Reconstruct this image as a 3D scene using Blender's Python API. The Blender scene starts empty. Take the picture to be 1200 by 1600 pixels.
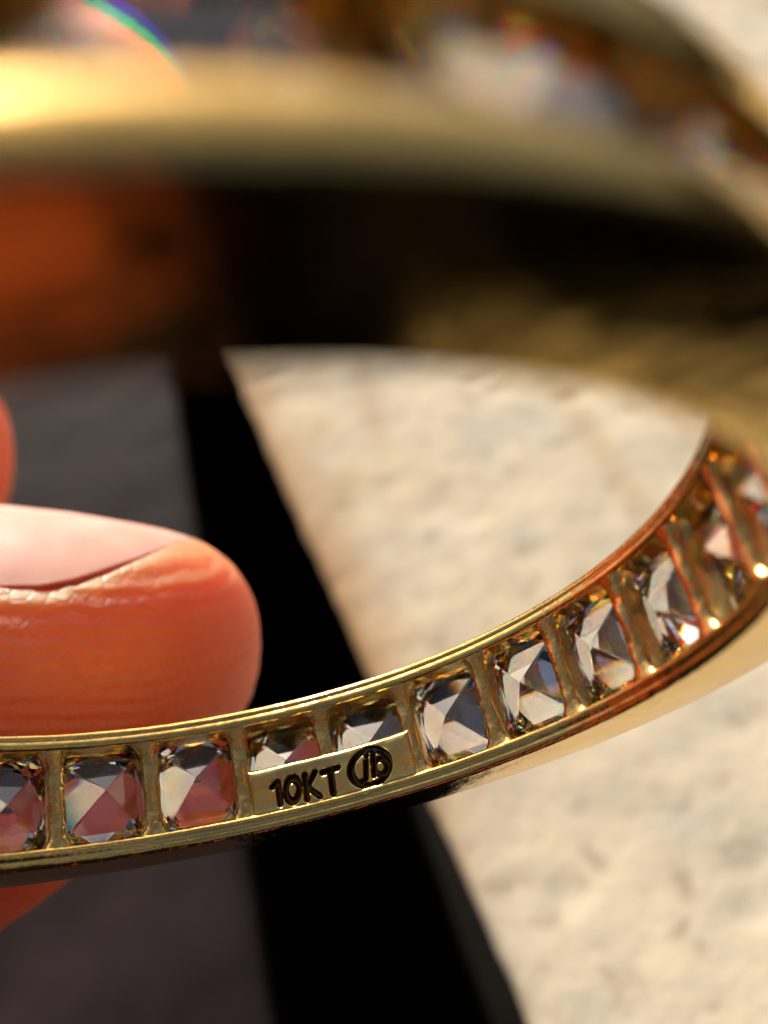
import bpy, bmesh, math
import numpy as np
from mathutils import Matrix, Vector

# ------------------------------------------------------------------ frame of reference
# Everything is measured in millimetres in the lens frame (x right, y up, z towards the viewer)
# and stored in metres in a world whose Z is the normal of the concrete.
MM = 0.001
def unit(v):
    v = np.array(v, float); return v / np.linalg.norm(v)
UP = unit((-0.35, 0.72, 0.60))            # ground normal in the lens frame
GROUND_K = 62.0                           # lens height above the concrete
EX = unit(np.array([1, 0, 0]) - UP[0] * UP); EY = np.cross(UP, EX)
RW = np.array([EX, EY, UP])
# ring pose in the lens frame
RC = np.array([-2.5827, -3.3322, -13.0971])
def rotx(a): return np.array([[1, 0, 0], [0, math.cos(a), -math.sin(a)], [0, math.sin(a), math.cos(a)]])
def roty(a): return np.array([[math.cos(a), 0, math.sin(a)], [0, 1, 0], [-math.sin(a), 0, math.cos(a)]])
RR = np.diag([1., -1., -1.]) @ roty(-0.432135) @ rotx(1.042344)
GO = RC - UP * (UP @ RC + GROUND_K)       # world origin: on the ground under the ring
def W(p): return (RW @ (np.asarray(p, float) - GO).T).T * MM
def mat4(rot, loc_mm):
    m = Matrix.Identity(4); r = RW @ rot; l = W(loc_mm)
    for i in range(3):
        for j in range(3): m[i][j] = r[i][j]
        m[i][3] = l[i]
    return m
def ray(px, py):                          # viewing direction of a point of the 1200x1600 picture
    return np.array([(px - 600) / 1399.37, -(py - 800) / 1399.37, -1.0])
def at_depth(px, py, d): return ray(px, py) * d
def on_ground(px, py, k=GROUND_K):
    d = ray(px, py); return W(d * (-k / (UP @ d)))

# ------------------------------------------------------------------ camera, sky, sun, exposure
scene = bpy.context.scene
col = scene.collection
cam = bpy.data.cameras.new('camera'); cam_o = bpy.data.objects.new('camera', cam); col.objects.link(cam_o)
cam.sensor_fit = 'AUTO'; cam.sensor_width = 6.4; cam.lens = 1399.37 / 1600 * 6.4
cam.clip_start = 0.0005; cam.clip_end = 20
cam_o.matrix_world = mat4(np.eye(3), (0, 0, 0))
cam.dof.use_dof = True; cam.dof.focus_distance = 20.4 * MM; cam.dof.aperture_fstop = 11.0
scene.camera = cam_o

SUN = unit((-0.43, 0.84, -0.32))          # towards the sun, lens frame
sun_w = RW @ SUN
elev = math.asin(sun_w[2]); azim = math.atan2(sun_w[0], sun_w[1])
world = bpy.data.worlds.new('World'); scene.world = world; world.use_nodes = True
nt = world.node_tree; nt.nodes.clear()
sky = nt.nodes.new('ShaderNodeTexSky'); sky.sky_type = 'NISHITA'; sky.sun_disc = False
sky.sun_elevation = elev; sky.sun_rotation = azim; sky.air_density = 0.7; sky.dust_density = 9.0; sky.ozone_density = 0.0
bg = nt.nodes.new('ShaderNodeBackground'); bg.inputs['Strength'].default_value = 0.05
wo = nt.nodes.new('ShaderNodeOutputWorld')
nt.links.new(sky.outputs[0], bg.inputs[0]); nt.links.new(bg.outputs[0], wo.inputs[0])
sl = bpy.data.lights.new('sun', 'SUN'); sl.energy = 5.0; sl.angle = math.radians(0.5); sl.color = (1.0, 0.92, 0.79)
so = bpy.data.objects.new('sun', sl); col.objects.link(so)
so.rotation_euler = Vector(sun_w).to_track_quat('Z', 'Y').to_euler(); so.location = Vector(sun_w) * 0.5

scene.view_settings.view_transform = 'Standard'; scene.view_settings.look = 'None'
scene.view_settings.exposure = 1.0; scene.view_settings.gamma = 1.0
scene.view_settings.use_curve_mapping = False
scene.render.engine = 'CYCLES'
cy = scene.cycles
cy.max_bounces = 16; cy.transmission_bounces = 14; cy.glossy_bounces = 8; cy.diffuse_bounces = 4
cy.caustics_reflective = True; cy.caustics_refractive = True
cy.sample_clamp_indirect = 12.0; cy.blur_glossy = 0.3
cy.use_denoising = True
try: cy.denoiser = 'OPENIMAGEDENOISE'
except Exception: pass

# ------------------------------------------------------------------ helpers
def fbm(x, y, seed=0, octaves=4):
    """value noise on arrays, about -1..1"""
    out = np.zeros_like(x, float); amp = 1.0; tot = 0.0
    for o in range(octaves):
        xi = np.floor(x).astype(np.int64); yi = np.floor(y).astype(np.int64)
        fx = x - xi; fy = y - yi; fx = fx * fx * (3 - 2 * fx); fy = fy * fy * (3 - 2 * fy)
        def h(a, b):
            n = (a * 374761393 + b * 668265263 + (seed + o) * 1442695041) & 0x7fffffff
            n = ((n ^ (n >> 13)) * 1274126177) & 0x7fffffff
            return ((n ^ (n >> 16)) & 0xffff) / 32767.5 - 1
        v = (h(xi, yi) * (1 - fx) + h(xi + 1, yi) * fx) * (1 - fy) + (h(xi, yi + 1) * (1 - fx) + h(xi + 1, yi + 1) * fx) * fy
        out += v * amp; tot += amp; amp *= 0.5; x = x * 2.03 + 17.3; y = y * 2.03 + 5.1
    return out / tot
def sstep(a, b, x):
    t = np.clip((x - a) / (b - a), 0, 1); return t * t * (3 - 2 * t)
def mesh_obj(name, verts, faces, mat, parent=None, smooth=True, scale=MM, sharp=None):
    me = bpy.data.meshes.new(name)
    me.from_pydata([tuple(v) for v in (np.asarray(verts, float) * scale).tolist()], [], [tuple(f) for f in faces])
    bm = bmesh.new(); bm.from_mesh(me); bmesh.ops.recalc_face_normals(bm, faces=bm.faces); bm.to_mesh(me); bm.free()
    if smooth:
        me.polygons.foreach_set('use_smooth', [True] * len(me.polygons))
        if sharp: me.set_sharp_from_angle(angle=math.radians(sharp))
    me.materials.append(mat); me.update()
    o = bpy.data.objects.new(name, me); col.objects.link(o)
    if parent: o.parent = parent
    return o
def grid_faces(nu, nv, wrap_u=False, wrap_v=False):
    f = []
    for i in range(nu if wrap_u else nu - 1):
        for j in range(nv if wrap_v else nv - 1):
            i2 = (i + 1) % nu; j2 = (j + 1) % nv
            f.append((i * nv + j, i2 * nv + j, i2 * nv + j2, i * nv + j2))
    return f
def tag(o, label, cat, group=None):
    o['label'] = label; o['category'] = cat
    if group: o['group'] = group
def new_mat(name):
    m = bpy.data.materials.new(name); m.use_nodes = True; t = m.node_tree; t.nodes.clear()
    out = t.nodes.new('ShaderNodeOutputMaterial'); return m, t, out
def node(t, kind, **kw):
    n = t.nodes.new(kind)
    for k, v in kw.items():
        if k.startswith('_'): setattr(n, k[1:], v)
        else: n.inputs[k.replace('__', ' ')].default_value = v
    return n
def ramp(t, src, stops):
    r = t.nodes.new('ShaderNodeValToRGB'); e = r.color_ramp.elements
    while len(e) < len(stops): e.new(0.5)
    for k, (p, c) in enumerate(stops):
        e[k].position = p; e[k].color = (*c, 1) if len(c) == 3 else c
    t.links.new(src, r.inputs[0]); return r

# ------------------------------------------------------------------ materials
def gold_material(name, base, rough, scratch, grain, groove_shade=False, lines=0.16):
    m, t, out = new_mat(name); L = t.links.new
    b = node(t, 'ShaderNodeBsdfPrincipled', Metallic=1.0)
    tc = t.nodes.new('ShaderNodeTexCoord')
    n1 = node(t, 'ShaderNodeTexNoise', Scale=900.0, Detail=5.0)
    L(tc.outputs['Object'], n1.inputs['Vector'])
    cr = ramp(t, n1.outputs[0], [(0.3, tuple(c * 0.86 for c in base)), (0.7, base)])
    L(cr.outputs[0], b.inputs['Base Color'])
    if groove_shade:                                                         # groove shade painted dark brown into the stamped strokes
        at = t.nodes.new('ShaderNodeAttribute'); at.attribute_name = 'groove_shade'
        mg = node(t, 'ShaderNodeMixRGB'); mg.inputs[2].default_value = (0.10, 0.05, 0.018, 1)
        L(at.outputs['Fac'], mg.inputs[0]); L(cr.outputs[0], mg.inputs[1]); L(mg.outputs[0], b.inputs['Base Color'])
    rr = node(t, 'ShaderNodeMapRange'); rr.inputs['To Min'].default_value = rough * 0.6; rr.inputs['To Max'].default_value = rough * 1.5
    L(n1.outputs[0], rr.inputs[0]); L(rr.outputs[0], b.inputs['Roughness'])
    n2 = node(t, 'ShaderNodeTexNoise', Scale=9000.0, Detail=2.0)      # fine brushed grain
    L(tc.outputs['Object'], n2.inputs['Vector'])
    n3 = node(t, 'ShaderNodeTexNoise', Scale=1600.0, Detail=3.0)       # soft hand-polish waviness
    L(tc.outputs['Object'], n3.inputs['Vector'])
    b1 = node(t, 'ShaderNodeBump', Strength=grain, Distance=0.00002); L(n2.outputs[0], b1.inputs['Height'])
    b2 = node(t, 'ShaderNodeBump', Strength=scratch, Distance=0.00012); L(n3.outputs[0], b2.inputs['Height'])
    sx = t.nodes.new('ShaderNodeSeparateXYZ'); L(tc.outputs['Object'], sx.inputs[0])
    def mth(op, a, b_=None):
        n_ = t.nodes.new('ShaderNodeMath'); n_.operation = op
        for q, v_ in enumerate((a, b_)):
            if v_ is None: continue
            if isinstance(v_, (int, float)): n_.inputs[q].default_value = v_
            else: L(v_, n_.inputs[q])
        return n_.outputs[0]
    rad = mth('SQRT', mth('ADD', mth('MULTIPLY', sx.outputs[0], sx.outputs[0]), mth('MULTIPLY', sx.outputs[1], sx.outputs[1])))
    ang = mth('ARCTAN2', sx.outputs[1], sx.outputs[0])
    cb = t.nodes.new('ShaderNodeCombineXYZ'); L(mth('MULTIPLY', rad, 22000.0), cb.inputs[0]); L(mth('MULTIPLY', sx.outputs[2], 22000.0), cb.inputs[1]); L(mth('MULTIPLY', ang, 9.0), cb.inputs[2])
    n4 = node(t, 'ShaderNodeTexNoise', Scale=1.0, Detail=3.0, Roughness=0.65); L(cb.outputs[0], n4.inputs['Vector'])
    b4 = node(t, 'ShaderNodeBump', Strength=lines, Distance=0.00003); L(n4.outputs[0], b4.inputs['Height'])
    L(b1.outputs[0], b4.inputs['Normal']); L(b4.outputs[0], b2.inputs['Normal']); L(b2.outputs[0], b.inputs['Normal'])
    L(b.outputs[0], out.inputs[0]); return m
GOLD = gold_material('yellow_gold', (0.95, 0.64, 0.20), 0.11, 0.35, 0.30)
GOLD_BAR = gold_material('cast_gold', (0.94, 0.62, 0.21), 0.12, 0.8, 0.4)
GOLD_PLATE = gold_material('stamped_gold', (0.98, 0.73, 0.27), 0.17, 0.2, 0.06, groove_shade=True, lines=0.12)

def stone_material():
    m, t, out = new_mat('clear_stone'); L = t.links.new
    ref = []
    for c, ior in (((1, 0, 0, 1), 2.10), ((0, 1, 0, 1), 2.12), ((0, 0, 1, 1), 2.143)):
        r = node(t, 'ShaderNodeBsdfRefraction', Color=c, Roughness=0.0, IOR=ior); ref.append(r)
    a1 = t.nodes.new('ShaderNodeAddShader'); a2 = t.nodes.new('ShaderNodeAddShader')
    L(ref[0].outputs[0], a1.inputs[0]); L(ref[1].outputs[0], a1.inputs[1]); L(a1.outputs[0], a2.inputs[0]); L(ref[2].outputs[0], a2.inputs[1])
    g = node(t, 'ShaderNodeBsdfGlossy', Roughness=0.0, Color=(1, 1, 1, 1))
    f = node(t, 'ShaderNodeFresnel', IOR=2.12)
    mx = t.nodes.new('ShaderNodeMixShader'); L(f.outputs[0], mx.inputs[0]); L(a2.outputs[0], mx.inputs[1]); L(g.outputs[0], mx.inputs[2])
    L(mx.outputs[0], out.inputs[0]); return m
STONE = stone_material()

def skin_material():
    m, t, out = new_mat('skin'); L = t.links.new
    b = node(t, 'ShaderNodeBsdfPrincipled', Roughness=0.50)
    b.subsurface_method = 'RANDOM_WALK'
    b.inputs['Subsurface Weight'].default_value = 1.0
    b.inputs['Subsurface Radius'].default_value = (1.0, 0.20, 0.07)
    b.inputs['Subsurface Scale'].default_value = 0.009
    b.inputs['Specular IOR Level'].default_value = 0.4
    tc = t.nodes.new('ShaderNodeTexCoord')
    n = node(t, 'ShaderNodeTexNoise', Scale=260.0, Detail=4.0); L(tc.outputs['Object'], n.inputs['Vector'])
    c = ramp(t, n.outputs[0], [(0.3, (0.94, 0.165, 0.06)), (0.7, (0.96, 0.22, 0.09))]); L(c.outputs[0], b.inputs['Base Color'])
    ax = RW @ unit((0.16, 1.0, 0.25))                     # fingerprint ridges run along the finger
    dp = t.nodes.new('ShaderNodeVectorMath'); dp.operation = 'DOT_PRODUCT'; dp.inputs[1].default_value = tuple(ax); L(tc.outputs['Object'], dp.inputs[0])
    nw = node(t, 'ShaderNodeTexNoise', Scale=330.0, Detail=3.0); L(tc.outputs['Object'], nw.inputs['Vector'])
    m1 = node(t, 'ShaderNodeMath', _operation='MULTIPLY_ADD'); m1.inputs[1].default_value = 2 * math.pi / 0.00042; L(dp.outputs['Value'], m1.inputs[0])
    m0 = node(t, 'ShaderNodeMath', _operation='MULTIPLY'); m0.inputs[1].default_value = 11.0; L(nw.outputs[0], m0.inputs[0]); L(m0.outputs[0], m1.inputs[2])
    wv = node(t, 'ShaderNodeMath', _operation='SINE'); L(m1.outputs[0], wv.inputs[0])
    n2 = node(t, 'ShaderNodeTexNoise', Scale=2600.0, Detail=3.0); L(tc.outputs['Object'], n2.inputs['Vector'])
    b1 = node(t, 'ShaderNodeBump', Strength=0.40, Distance=0.00006); L(wv.outputs[0], b1.inputs['Height'])
    b2 = node(t, 'ShaderNodeBump', Strength=0.3, Distance=0.00008); L(n2.outputs[0], b2.inputs['Height']); L(b1.outputs[0], b2.inputs['Normal'])
    vo = node(t, 'ShaderNodeTexVoronoi', Scale=2100.0, _feature='DISTANCE_TO_EDGE'); L(tc.outputs['Object'], vo.inputs['Vector'])
    cl = ramp(t, vo.outputs['Distance'], [(0.0, (0, 0, 0)), (0.12, (1, 1, 1))])
    b3 = node(t, 'ShaderNodeBump', Strength=0.35, Distance=0.00005); L(cl.outputs[0], b3.inputs['Height']); L(b2.outputs[0], b3.inputs['Normal'])
    L(b3.outputs[0], b.inputs['Normal'])
    ep = node(t, 'ShaderNodeBsdfPrincipled', Roughness=0.60)          # pale outer skin over the red flesh
    c2 = ramp(t, n.outputs[0], [(0.3, (0.62, 0.38, 0.25)), (0.7, (0.74, 0.50, 0.36))]); nf = node(t, 'ShaderNodeTexNoise', Scale=1500.0, Detail=4.0, Roughness=0.7); L(tc.outputs['Object'], nf.inputs['Vector'])
    cf = ramp(t, nf.outputs[0], [(0.35, (0.62, 0.50, 0.44)), (0.62, (1, 1, 1))])
    mf = node(t, 'ShaderNodeMixRGB', _blend_type='MULTIPLY'); mf.inputs[0].default_value = 0.8; L(c2.outputs[0], mf.inputs[1]); L(cf.outputs[0], mf.inputs[2])
    L(mf.outputs[0], ep.inputs['Base Color'])
    ep.inputs['Specular IOR Level'].default_value = 0.4; L(b3.outputs[0], ep.inputs['Normal'])
    mx = t.nodes.new('ShaderNodeMixShader'); mx.inputs[0].default_value = 0.09; L(b.outputs[0], mx.inputs[1]); L(ep.outputs[0], mx.inputs[2])
    L(mx.outputs[0], out.inputs[0]); return m
SKIN = skin_material()
def nail_material():
    m, t, out = new_mat('nail'); L = t.links.new
    b = node(t, 'ShaderNodeBsdfPrincipled', Roughness=0.62)
    b.inputs['Specular IOR Level'].default_value = 0.2; b.inputs['Subsurface Weight'].default_value = 0.8; b.inputs['Subsurface Radius'].default_value = (1, 0.45, 0.35); b.inputs['Subsurface Scale'].default_value = 0.0012
    tc = t.nodes.new('ShaderNodeTexCoord')
    n = node(t, 'ShaderNodeTexNoise', Scale=700.0, Detail=4.0); L(tc.outputs['Object'], n.inputs['Vector'])
    c = ramp(t, n.outputs[0], [(0.3, (0.44, 0.19, 0.15)), (0.7, (0.50, 0.25, 0.205))]); L(c.outputs[0], b.inputs['Base Color'])
    b1 = node(t, 'ShaderNodeBump', Strength=0.3, Distance=0.00005); L(n.outputs[0], b1.inputs['Height']); L(b1.outputs[0], b.inputs['Normal'])
    L(b.outputs[0], out.inputs[0]); return m
NAIL = nail_material()

def concrete_material():
    m, t, out = new_mat('concrete'); L = t.links.new
    b = node(t, 'ShaderNodeBsdfPrincipled', Roughness=0.9); b.inputs['Specular IOR Level'].default_value = 0.2
    tc = t.nodes.new('ShaderNodeTexCoord')
    n1 = node(t, 'ShaderNodeTexNoise', Scale=70.0, Detail=6.0, Roughness=0.6); L(tc.outputs['Object'], n1.inputs['Vector'])
    n2 = node(t, 'ShaderNodeTexNoise', Scale=330.0, Detail=5.0, Roughness=0.65); L(tc.outputs['Object'], n2.inputs['Vector'])
    c1 = ramp(t, n1.outputs[0], [(0.34, (0.25, 0.23, 0.195)), (0.50, (0.32, 0.285, 0.22)), (0.66, (0.355, 0.315, 0.24))])
    c2 = ramp(t, n2.outputs[0], [(0.30, (0.44, 0.38, 0.31)), (0.45, (1, 1, 1))])
    mx = node(t, 'ShaderNodeMixRGB', _blend_type='MULTIPLY'); mx.inputs[0].default_value = 0.75
    L(c1.outputs[0], mx.inputs[1]); L(c2.outputs[0], mx.inputs[2]); at = t.nodes.new('ShaderNodeAttribute'); at.attribute_name = 'stain_and_shade'
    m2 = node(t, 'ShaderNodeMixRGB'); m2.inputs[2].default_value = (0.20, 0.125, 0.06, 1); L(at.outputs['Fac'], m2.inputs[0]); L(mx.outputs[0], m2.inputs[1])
    L(m2.outputs[0], b.inputs['Base Color'])
    bp = node(t, 'ShaderNodeBump', Strength=0.6, Distance=0.0006); L(n2.outputs[0], bp.inputs['Height']); L(bp.outputs[0], b.inputs['Normal'])
    L(b.outputs[0], out.inputs[0]); return m
CONCRETE = concrete_material()
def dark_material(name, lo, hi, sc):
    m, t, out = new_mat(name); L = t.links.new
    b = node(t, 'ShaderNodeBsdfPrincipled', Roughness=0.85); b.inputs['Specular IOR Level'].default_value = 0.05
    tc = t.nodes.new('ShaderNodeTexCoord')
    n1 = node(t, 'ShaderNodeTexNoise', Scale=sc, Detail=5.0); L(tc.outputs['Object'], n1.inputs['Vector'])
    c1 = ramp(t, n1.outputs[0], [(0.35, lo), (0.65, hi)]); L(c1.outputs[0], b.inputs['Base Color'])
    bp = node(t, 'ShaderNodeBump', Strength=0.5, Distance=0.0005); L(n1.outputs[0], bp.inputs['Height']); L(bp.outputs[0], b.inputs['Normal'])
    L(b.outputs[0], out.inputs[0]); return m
PAVING_SHADE = dark_material('paving_shade', (0.0045, 0.0026, 0.0031), (0.0115, 0.0078, 0.0090), 60)  # near-black: the shadow lying over the paving is put into its colour
SOIL_SHADE = dark_material('soil_shade', (0.0026, 0.0018, 0.0015), (0.005, 0.0038, 0.003), 90)  # near-black: the deep shade of the gap is put into the colour

# ------------------------------------------------------------------ setting: concrete ledge, slab and soil in shade tones
def slab(name, pA, pB, side, mat, level, depth, size_far, size_near, width, relief, seed, fine=1.0):
    """block whose one edge runs through the picture points pA -> pB; side +1: lies to the right of it"""
    a = on_ground(*pA, k=GROUND_K - level)[:2] / MM; b = on_ground(*pB, k=GROUND_K - level)[:2] / MM
    e = unit(a - b); f = np.array([e[1], -e[0]]) * side
    def axis(lo, hi, d0, d1, step):      # fine steps between d0..d1, coarse outside
        o = [lo]
        x = lo
        while x < hi:
            s = step if d0 <= x <= d1 else step * 8
            x += s; o.append(min(x, hi))
        return np.array(o)
    us = axis(-size_near, size_far, -70, 190, fine); vs = axis(0, width, -1, 150, fine)
    edge_noise = fbm(us / 9.0, us * 0 + 3.3, seed + 5) * 0.5 + fbm(us / 40., us * 0 + 1.3, seed + 6) * 0.6
    Vx = []
    wall = [(-depth, 24.0), (-depth * .5, 14.0), (-9, 3.0), (-5.0, 1.0), (-3.0, 0.2), (-1.4, 0.1)]
    nv = len(vs) + len(wall)
    U, V = np.meshgrid(us, vs, indexing='ij')
    h = relief * (fbm(U / 14, V / 14, seed) * 1.6 + fbm(U / 3.2, V / 3.2, seed + 1, 3) * 0.55)
    h += -relief * 2.2 * sstep(0.34, 0.62, fbm(U / 6.0, V / 6.0, seed + 9, 3))            # pits
    h -= np.exp(-V / 1.2) * 0.7
    verts = np.zeros((len(us), nv, 3))
    for i, u in enumerate(us):
        for j, (z, o) in enumerate(wall):
            q = b + e * u + f * (o + edge_noise[i]); verts[i, j] = (q[0], q[1], level + z)
    off = edge_noise[:, None] * np.exp(-V / 10) + 0.5 * np.exp(-V / 1.0)
    P = b[None, None] + e[None, None] * U[..., None] + f[None, None] * (V + off)[..., None]
    verts[:, len(wall):, :2] = P; verts[:, len(wall):, 2] = level + h
    end = verts[:1].copy(); end[..., :2] -= e * 0.8; end[..., 2] -= 0.8            # the near end face
    foot = end.copy(); foot[..., 2] = np.minimum(foot[..., 2], level - depth)
    verts = np.concatenate([foot, end, verts])
    o = mesh_obj(name, verts.reshape(-1, 3), grid_faces(len(us) + 2, nv), mat)
    # rusty dirt along the broken edge and painted shadow streaks further back
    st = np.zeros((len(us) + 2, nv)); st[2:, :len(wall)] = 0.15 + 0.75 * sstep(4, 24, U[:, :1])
    shade_streaks = sstep(0.05, 0.45, fbm(U / 70, V / 4.0 - 0.05 * U, seed + 20, 3)) * sstep(12, 45, U) * 0.34
    st[2:, len(wall):] = np.clip(np.exp(-V / (7.0 + 5.5 * fbm(U / 8, V / 8, seed + 22))) * (0.04 + 0.96 * sstep(4, 30, U)) + shade_streaks, 0, 1)
    o.data.attributes.new('stain_and_shade', 'FLOAT', 'POINT').data.foreach_set('value', st.ravel().astype(np.float32))
    return o
ledge = slab('concrete_ledge', (372, 600), (815, 1600), 1, CONCRETE, 0.0, 90, 900, 23.5, 700, 0.24, 11)  # unseen near end cut short so the front rail reflects a dark drop
ledge['kind'] = 'structure'
paving = slab('shaded_paving', (270, 600), (425, 1600), -1, PAVING_SHADE, -4.0, 86, 900, 260, 700, 0.25, 31, 2.0)
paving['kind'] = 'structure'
g = 3000.0
soil = mesh_obj('ground', [(-g, -g, -90), (g, -g, -90), (g, g, -90), (-g, g, -90)], [(0, 1, 2, 3)], SOIL_SHADE)
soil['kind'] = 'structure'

# ------------------------------------------------------------------ the ring
R = 8.5; T = 1.80; RO = R + T; WID = 2.92; RAIL = 0.42; NS = 26; PITCH = 2 * math.pi / NS; A0 = 1.73486
ring = bpy.data.objects.new('eternity_ring', None); col.objects.link(ring)
ring.matrix_world = mat4(RR, RC); ring.empty_display_size = 0.01
tag(ring, 'yellow gold ring set all round with square clear stones, pinched by a fingertip', 'ring')

def arc(cx, cz, r, a0, a1, n=6):
    return [(cx + r * math.cos(math.radians(a0 + (a1 - a0) * k / n)), cz + r * math.sin(math.radians(a0 + (a1 - a0) * k / n))) for k in range(n + 1)]
def rail_profile():                       # (radius offset, z) of the front rail, lateral face at z = 0
    p = []
    p += arc(0.13, 0.13, 0.13, 270, 180, 7)                 # rounded inner corner
    p += [(0.004, 0.155), (0.014, 0.18), (0.004, 0.205), (-0.018, 0.24), (-0.028, 0.28)]
    p += arc(0.07, 0.318, 0.10, 180, 90, 8)                # lip by the windows
    p += [(0.16, 0.42), (0.40, 0.42), (0.48, 0.43), (0.52, 0.44), (0.56, 0.44), (0.60, 0.43), (0.64, 0.40), (0.68, 0.39), (1.30, 0.39), (1.48, 0.45), (1.52, 0.62)]
    p += arc(1.62, 0.68, 0.10, 180, 0, 10)
    p += [(1.77, 0.58), (1.80, 0.45), (1.805, 0.3)]
    p += arc(1.66, 0.14, 0.14, 0, -90, 7)
    p += [(1.50, -0.006), (1.2, -0.018), (0.9, -0.022), (0.6, -0.018), (0.3, -0.006), (0.2, 0.0)]
    return p
def lathe(profile, n=320, wob=0.0, seed=0):
    pr = np.array(profile); a = np.linspace(0, 2 * math.pi, n, endpoint=False)
    A, I = np.meshgrid(a, np.arange(len(pr)), indexing='ij')
    r = R + pr[I, 0]; z = pr[I, 1]
    nz = wob * fbm(A * 9.0, z * 1.5 + pr[I, 0] * 2, seed, 3)
    r = r + nz; z = z + nz * 0.6
    return np.stack([r * np.cos(A), r * np.sin(A), z], -1).reshape(-1, 3), grid_faces(n, len(pr), True, True)
v, f = lathe(rail_profile(), 320, 0.012, 3)
front = mesh_obj('rail', v, f, GOLD, ring, sharp=50); front['label'] = 'polished gold front rail along the stones'
v2, f2 = lathe([(r, WID - z) for r, z in rail_profile()], 320, 0.012, 8)
back = mesh_obj('rail', v2, f2, GOLD, ring, sharp=50)

rng = np.random.default_rng(5)
def bar_mesh(seed, z0=RAIL - 0.05):
    rs = np.random.default_rng(seed)
    nz = 22; zs = np.linspace(z0, WID - RAIL + 0.05, nz)
    prof = [(-0.10, 1.20), (-0.10, 0.95), (-0.13, 0.70), (-0.17, 0.45), (-0.2, 0.2), (-0.19, 0.10), (-0.15, 0.035), (-0.06, 0.0), (0.06, 0.0), (0.15, 0.035), (0.19, 0.10), (0.2, 0.2), (0.17, 0.45), (0.13, 0.70), (0.10, 0.95), (0.10, 1.20)]
    V = []
    tilt = rs.uniform(-.03, .03)
    for z in zs:
        e = min(z - RAIL, WID - RAIL - z); fl = 0.22 * math.exp(-max(e, 0) / 0.10)
        for s, d in prof:
            k = 1 + (fl / 0.2 if d < 0.95 else 0.0)
            nn = 0.022 * float(fbm(np.array([z * 4 + s * 9]), np.array([d * 5. + seed * 7.7]), seed, 3)[0])
            dd = d + 0.04 * (1 - math.exp(-max(e, 0) / 0.12)) + (nn if d < 0.3 else 0)
            V.append((R + dd, s * k + nn + tilt * (z - WID / 2), z))
    F = grid_faces(nz, len(prof))
    F += [tuple(range(len(prof) - 1, -1, -1)), tuple((nz - 1) * len(prof) + k for k in range(len(prof)))]
    return V, F
for k in range(NS):
    V, F = bar_mesh(k + 1, 1.40 if k == 3 else RAIL - 0.05)      # one bar stops at the stamped plate
    o = mesh_obj('divider_bar', V, F, GOLD_BAR, ring, sharp=40)
    o.rotation_euler = (0, 0, A0 - PITCH * k)

def stone_mesh(cs, cz, dm):
    V = [(R + 0.06, cs, cz)]
    def sq(h, d, clip):
        c = clip
        pts = [(h, h - c), (h - c, h), (-h + c, h), (-h, h - c), (-h, -h + c), (-h + c, -h), (h - c, -h), (h, -h + c)]
        V.extend([(R + d, s, z) for s, z in pts])
    sq(0.80, 0.46 + dm, 0.06); sq(1.06, 0.68, 0.12); sq(1.06, 0.80, 0.12)
    for rad, d, off in ((0.98, 1.12, 0.0), (0.74, 1.40, math.pi / 8)):           # star facets of the crown
        for q in range(8):
            t = math.pi / 8 + q * math.pi / 4 + off
            V.append((R + d, rad * math.cos(t), rad * math.sin(t)))
    F = [(0, 1 + k, 1 + (k + 1) % 8) for k in range(8)]
    for l in range(2):
        for k in range(8):
            a = 1 + l * 8 + k; b = 1 + l * 8 + (k + 1) % 8
            F.append((a, b, b + 8, a + 8))
    for l in (2, 3):
        for k in range(8):
            a = 1 + l * 8 + k; b = 1 + l * 8 + (k + 1) % 8
            F += [(a, b, a + 8), (b, b + 8, a + 8)]
    F.append(tuple(1 + 32 + k for k in range(8)))
    return V, F
cuts = []
for cs, cz, dm in ((0.0, 0.0, 0.0), (0.09, -0.05, 0.03), (-0.07, 0.08, -0.03), (0.03, 0.10, 0.02)):
    SV, SF = stone_mesh(cs, cz, dm)
    o = mesh_obj('stone', SV, SF, STONE, smooth=False); cuts.append(o.data); bpy.data.objects.remove(o)
for k in range(NS):
    o = bpy.data.objects.new('stone', cuts[int(rng.integers(0, 4))]); col.objects.link(o); o.parent = ring
    j = rng.uniform(-1, 1, 3)
    piv = Matrix.Translation(((R + 0.75) * MM, 0, 0)) @ Matrix.Rotation(j[1] * 0.085, 4, 'Y') @ Matrix.Rotation(j[2] * 0.085, 4, 'Z') @ Matrix.Translation((-(R + 0.75) * MM, 0, 0))
    o.matrix_basis = Matrix.Translation((0, 0, WID / 2 * MM)) @ Matrix.Rotation(A0 - PITCH * (k + 0.5) + j[0] * 0.005, 4, 'Z') @ piv

# stamped plate between two stones: a relief with the mark pressed into it
def seg_d(U, Z, p, q):
    px, pz = p; qx, qz = q; dx, dz = qx - px, qz - pz
    t = np.clip(((U - px) * dx + (Z - pz) * dz) / (dx * dx + dz * dz + 1e-9), 0, 1)
    return np.hypot(U - px - t * dx, Z - pz - t * dz)
def ell_d(U, Z, c, a, b, sh=0.0):
    x = (U - c[0] - sh * (Z - c[1])) / a; y = (Z - c[1]) / b
    return np.abs(np.hypot(x, y) - 1) * min(a, b)
UM = R * PITCH                                  # millimetres per stone pitch
def K(k, z): return (k * UM, z)
k0, k1 = 2.05, 4.03
us = np.linspace(k0 * UM, k1 * UM, 420); zs = np.linspace(0.16, 1.44, 150)
U, Z = np.meshgrid(us, zs, indexing='ij')
dep = np.zeros_like(U)
def press(d, half, depth, soft=0.04):
    global dep
    dep = np.maximum(dep, depth * np.clip(1.25 * (1 - sstep(0, half + soft, d)), 0, 1))
def line(pts, half, depth):
    for p, q in zip(pts[:-1], pts[1:]): press(seg_d(U, Z, K(*p), K(*q)), half, depth)
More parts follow.
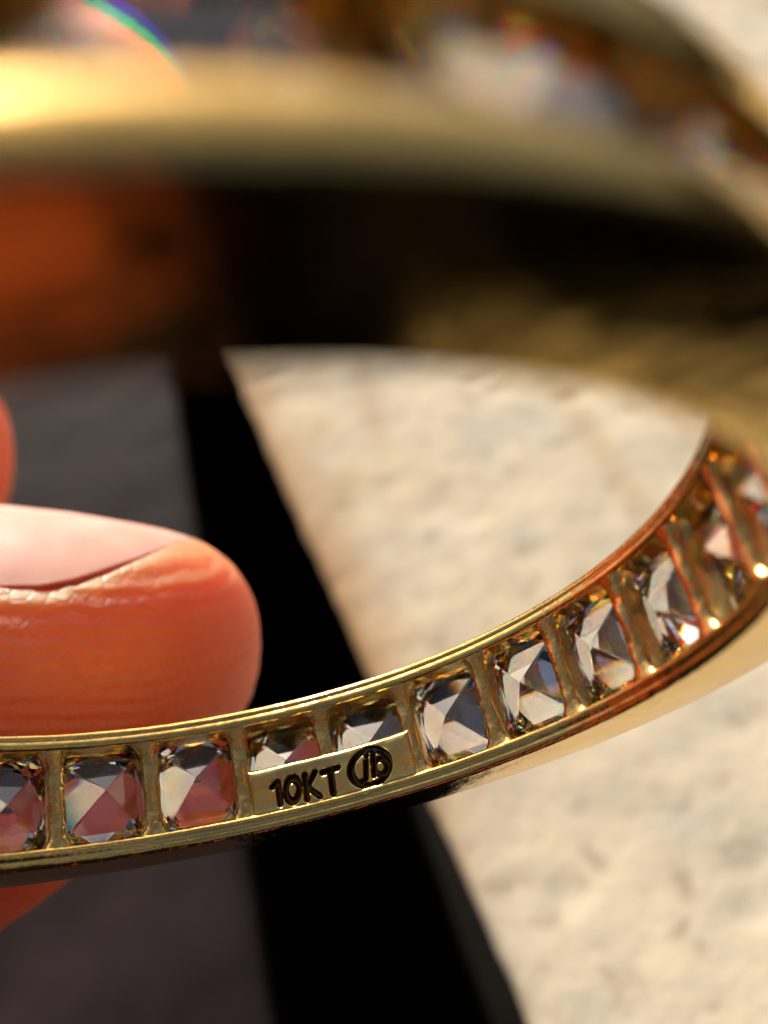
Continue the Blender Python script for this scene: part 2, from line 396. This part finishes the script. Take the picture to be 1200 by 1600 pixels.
line([(2.325, 0.94), (2.395, 1.03), (2.386, 0.52)], 0.050, 0.24)
press(ell_d(U, Z, K(2.548, 0.78), 0.165, 0.25, 0.10), 0.052, 0.24)
line([(2.714, 1.04), (2.697, 0.48)], 0.052, 0.24); line([(2.835, 1.05), (2.72, 0.75), (2.85, 0.48)], 0.050, 0.24)
line([(2.925, 1.0), (3.10, 1.02)], 0.060, 0.27); line([(3.015, 1.0), (3.0, 0.47)], 0.060, 0.27)
press(ell_d(U, Z, K(3.475, 0.83), 0.475, 0.405, 0.03), 0.060, 0.28)
press(np.hypot(U - 3.462 * UM, Z - 1.11), 0.050, 0.24)
line([(3.445, 0.99), (3.405, 0.60), (3.345, 0.56)], 0.048, 0.24)
line([(3.545, 1.15), (3.505, 0.62)], 0.046, 0.24)
press(ell_d(U, Z, K(3.60, 0.78), 0.150, 0.175), 0.046, 0.24)
rim = 0.0
und = 0.035 * fbm(U * 1.1, Z * 1.6, 4, 2) + 0.006 * fbm(U * 4, Z * 4, 7, 2)
edge = np.minimum.reduce([(zs[-1] - Z), (U - us[0]) * 1.0, (us[-1] - U)])
r = R - 0.035 + und + dep - rim * 0.15 + 0.16 * np.exp(-np.clip(edge, 0, None) / 0.045) + 0.14 * sstep(0.42, 0.18, Z)
A = A0 - U / R
V = np.stack([r * np.cos(A), r * np.sin(A), Z], -1)
nu, nz = U.shape
F = grid_faces(nu, nz)
verts = V.reshape(-1, 3).tolist()
# skirt down into the ring on the free edges
loop = [(0, j) for j in range(nz)] + [(i, nz - 1) for i in range(1, nu)] + [(nu - 1, j) for j in range(nz - 2, -1, -1)]
base = len(verts)
for (i, j) in loop:
    a = A[i, j]; rr = R + 0.72; verts.append((rr * math.cos(a), rr * math.sin(a), Z[i, j]))
for q in range(len(loop) - 1):
    (i, j), (i2, j2) = loop[q], loop[q + 1]
    F.append((i * nz + j, i2 * nz + j2, base + q + 1, base + q))
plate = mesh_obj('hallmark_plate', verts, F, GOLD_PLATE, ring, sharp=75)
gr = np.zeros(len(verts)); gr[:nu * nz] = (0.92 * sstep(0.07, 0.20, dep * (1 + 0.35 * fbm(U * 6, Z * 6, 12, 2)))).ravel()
plate.data.attributes.new('groove_shade', 'FLOAT', 'POINT').data.foreach_set('value', gr.astype(np.float32))
plate['label'] = 'gold plate stamped 10KT and a circled monogram'

# ------------------------------------------------------------------ the hand
def loft(stations, n=40, power=2.15):
    """stations: (centre xyz mm, half height, half depth); closed tube along x"""
    V = []; 
    for (c, a, b) in stations:
        for k in range(n):
            t = 2 * math.pi * k / n; ct, st = math.cos(t), math.sin(t)
            V.append((c[0], c[1] + a * math.copysign(abs(ct) ** (2 / power), ct), c[2] + b * math.copysign(abs(st) ** (2 / power), st)))
    F = grid_faces(len(stations), n, False, True)
    F += [tuple(range(n)), tuple(range((len(stations) - 1) * n, len(stations) * n))]
    return V, F
DEP = 29.6
tab = [(404.5, 1000, 1015), (401, 968, 1052), (394, 942, 1085), (382, 914, 1112), (362, 886, 1142), (335, 862, 1172), (300, 842, 1208), (250, 826, 1256), (200, 815, 1300), (100, 797, 1380), (0, 786, 1450), (-150, 775, 1530), (-400, 772, 1560), (-800, 775, 1545), (-1400, 772, 1560), (-2400, 765, 1600)]
PXMM = 1399.37 / DEP
def idx_station(px):
    xs = [q[0] for q in tab][::-1]; t0 = [q[1] for q in tab][::-1]; t1 = [q[2] for q in tab][::-1]
    top = np.interp(px, xs, t0); bot = np.interp(px, xs, t1)
    x = (px - 600) / PXMM; cyy = -((top + bot) / 2 - 800) / PXMM; a = (bot - top) / 2 / PXMM
    tip = max(0.0, (404.5 - px) / PXMM)
    b = 6.6 * math.sqrt(max(0, 1 - (1 - min(tip / 9.0, 1)) ** 2)) if tip < 9.0 else 6.6
    b = max(b, 0.25)
    z = -DEP - 0.2
    return (x, cyy, z), a, b
st = [idx_station(p) for p in list(np.linspace(404.5, 380, 7)) + list(np.linspace(372, 200, 14)) + [150, 100, 50, 0, -75, -150, -280, -400, -600, -800, -1100, -1400, -1900, -2400]]
parts = [loft(st, 56)]
def limb(p0, p1, r0, r1, tip=True, n=10, squash=0.95):
    p0 = np.array(p0, float); p1 = np.array(p1, float); s = []
    L = np.linalg.norm(p1 - p0)
    if tip:
        for q in np.linspace(0.02, 1, 8):
            s.append((p0 + (p1 - p0) * (q * r0 / L), r0 * math.sqrt(1 - (1 - q) ** 2), r0 * squash * math.sqrt(1 - (1 - q) ** 2)))
    for q in np.linspace(r0 / L if tip else 0, 1, n)[1:]:
        rr = r0 + (r1 - r0) * q; s.append((p0 + (p1 - p0) * q, rr, rr * squash))
    return loft(s, 32, 2.0)
parts.append(limb((-19.4, 3.0, -46), (-66, -2, -48), 7.0, 8.2))           # second finger
parts.append(limb((-26, -22, -44), (-66, -22, -46), 6.8, 8.0))            # third finger, folded away below
parts.append(limb((3.0, -46.0, -11.5), (-60, -36, -24), 4.8, 11.0))           # unseen thumb below the frame, posed for its orange reflection in the rail
parts.append(limb((-52, -14, -36), (-115, -24, -36), 23, 26, tip=True, squash=0.62))
av, af = [], []
for v, f in parts:
    o0 = len(av); av += list(v); af += [tuple(i + o0 for i in q) for q in f]
hand0 = mesh_obj('hand_source', [W(p) / MM for p in av], af, SKIN)
md = hand0.modifiers.new('r', 'REMESH'); md.mode = 'VOXEL'; md.voxel_size = 0.00034; md.use_smooth_shade = True
sm = hand0.modifiers.new('s', 'SMOOTH'); sm.factor = 0.5; sm.iterations = 6
bpy.context.view_layer.update()
dg = bpy.context.evaluated_depsgraph_get()
hme = bpy.data.meshes.new_from_object(hand0.evaluated_get(dg)); hme.name = 'hand'
bpy.data.objects.remove(hand0)
# shape the nail bed and the creases
co = np.empty(len(hme.vertices) * 3); hme.vertices.foreach_get('co', co); co = co.reshape(-1, 3)
no = np.empty(len(hme.vertices) * 3); hme.vertices.foreach_get('normal', no); no = no.reshape(-1, 3)
lc = (RW.T @ (co / MM).T).T + GO                 # back in the lens frame
def finger_uv(P):
    px = P[:, 0] * PXMM + 600
    xs = [q[0] for q in tab][::-1]; t0 = [q[1] for q in tab][::-1]; t1 = [q[2] for q in tab][::-1]
    cyy = -((np.interp(px, xs, t0) + np.interp(px, xs, t1)) / 2 - 800) / PXMM; a = (np.interp(px, xs, t1) - np.interp(px, xs, t0)) / 2 / PXMM
    th = np.degrees(np.arctan2((P[:, 2] + DEP + .2) / 6.6, (P[:, 1] - cyy) / np.maximum(a, .1)))
    return px, th
def nail_edge(th):                                # picture column of the free edge at angle th
    q = np.clip(np.abs(th + 4) / 54.0, 0, 1); return 140 + 150 * (1 - q ** 2.4) ** 0.6
px, th = finger_uv(lc)
near_f = (lc[:, 0] > -45) & (np.abs(lc[:, 2] + DEP) < 9) & (lc[:, 1] > -16)
inside = np.clip(np.minimum((nail_edge(th) - px) / PXMM, (54 - np.abs(th + 4)) * 0.12), -3, 3)
disp = np.where(near_f, -0.24 * sstep(0.0, 0.45, inside) + 0.07 * np.exp(-((inside + 0.30) / 0.42) ** 2) * sstep(20, 50, np.abs(th + 4)), 0)
wr = fbm(lc[:, 0] * 0.35 + lc[:, 1] * .1, (lc[:, 1] + 0.12 * lc[:, 0]) * 3.4 + lc[:, 2] * 1.2, 21, 3)
disp += np.where(near_f & (inside < 0), 0.035 * wr, 0)
co = co + no * disp[:, None] * MM
hme.vertices.foreach_set('co', co.ravel()); hme.update()
hme.polygons.foreach_set('use_smooth', [True] * len(hme.polygons))
hme.materials.clear(); hme.materials.append(SKIN)
hand = bpy.data.objects.new('hand', hme); col.objects.link(hand)
tag(hand, 'bare sunlit fingers pressing the ring from behind on the left', 'hand')

# nail plate
tn = np.linspace(-58, 50, 48)
rows = np.linspace(0, 1, 60)
NV = []
for layer in (-0.07, -0.34):
    for tt in tn:
        for q in rows:
            pe = nail_edge(np.array([tt]))[0]
            pxx = -330 + (pe + 7 + 330) * q + 5 * fbm(np.array([tt * .11]), np.array([.5]), 3, 2)[0] * q
            (x, yc, z), a, b = idx_station(pxx)
            t = math.radians(tt); ct, sn = math.cos(t), math.sin(t)
            lift = layer + (0.05 * q ** 6 if layer > -0.2 else 0) + 0.04 * (abs(tt + 4) / 54) ** 2.5
            yy = (a + lift) * math.copysign(abs(ct) ** (2 / 2.15), ct); zz = (b + lift) * math.copysign(abs(sn) ** (2 / 2.15), sn)
            NV.append(W((x, yc + yy, z + zz)) / MM)
n1 = len(tn) * len(rows); nr = len(rows)
NF = grid_faces(len(tn), nr) + [tuple(i + n1 for i in q) for q in grid_faces(len(tn), nr)]
rim_i = [i * nr for i in range(len(tn))] + [(len(tn) - 1) * nr + j for j in range(1, nr)] + [i * nr + nr - 1 for i in range(len(tn) - 2, -1, -1)] + [j for j in range(nr - 2, 0, -1)]
for q in range(len(rim_i)):
    a, b = rim_i[q], rim_i[(q + 1) % len(rim_i)]; NF.append((a, b, b + n1, a + n1))
nail = mesh_obj('fingernail', NV, NF, NAIL, hand, sharp=60)
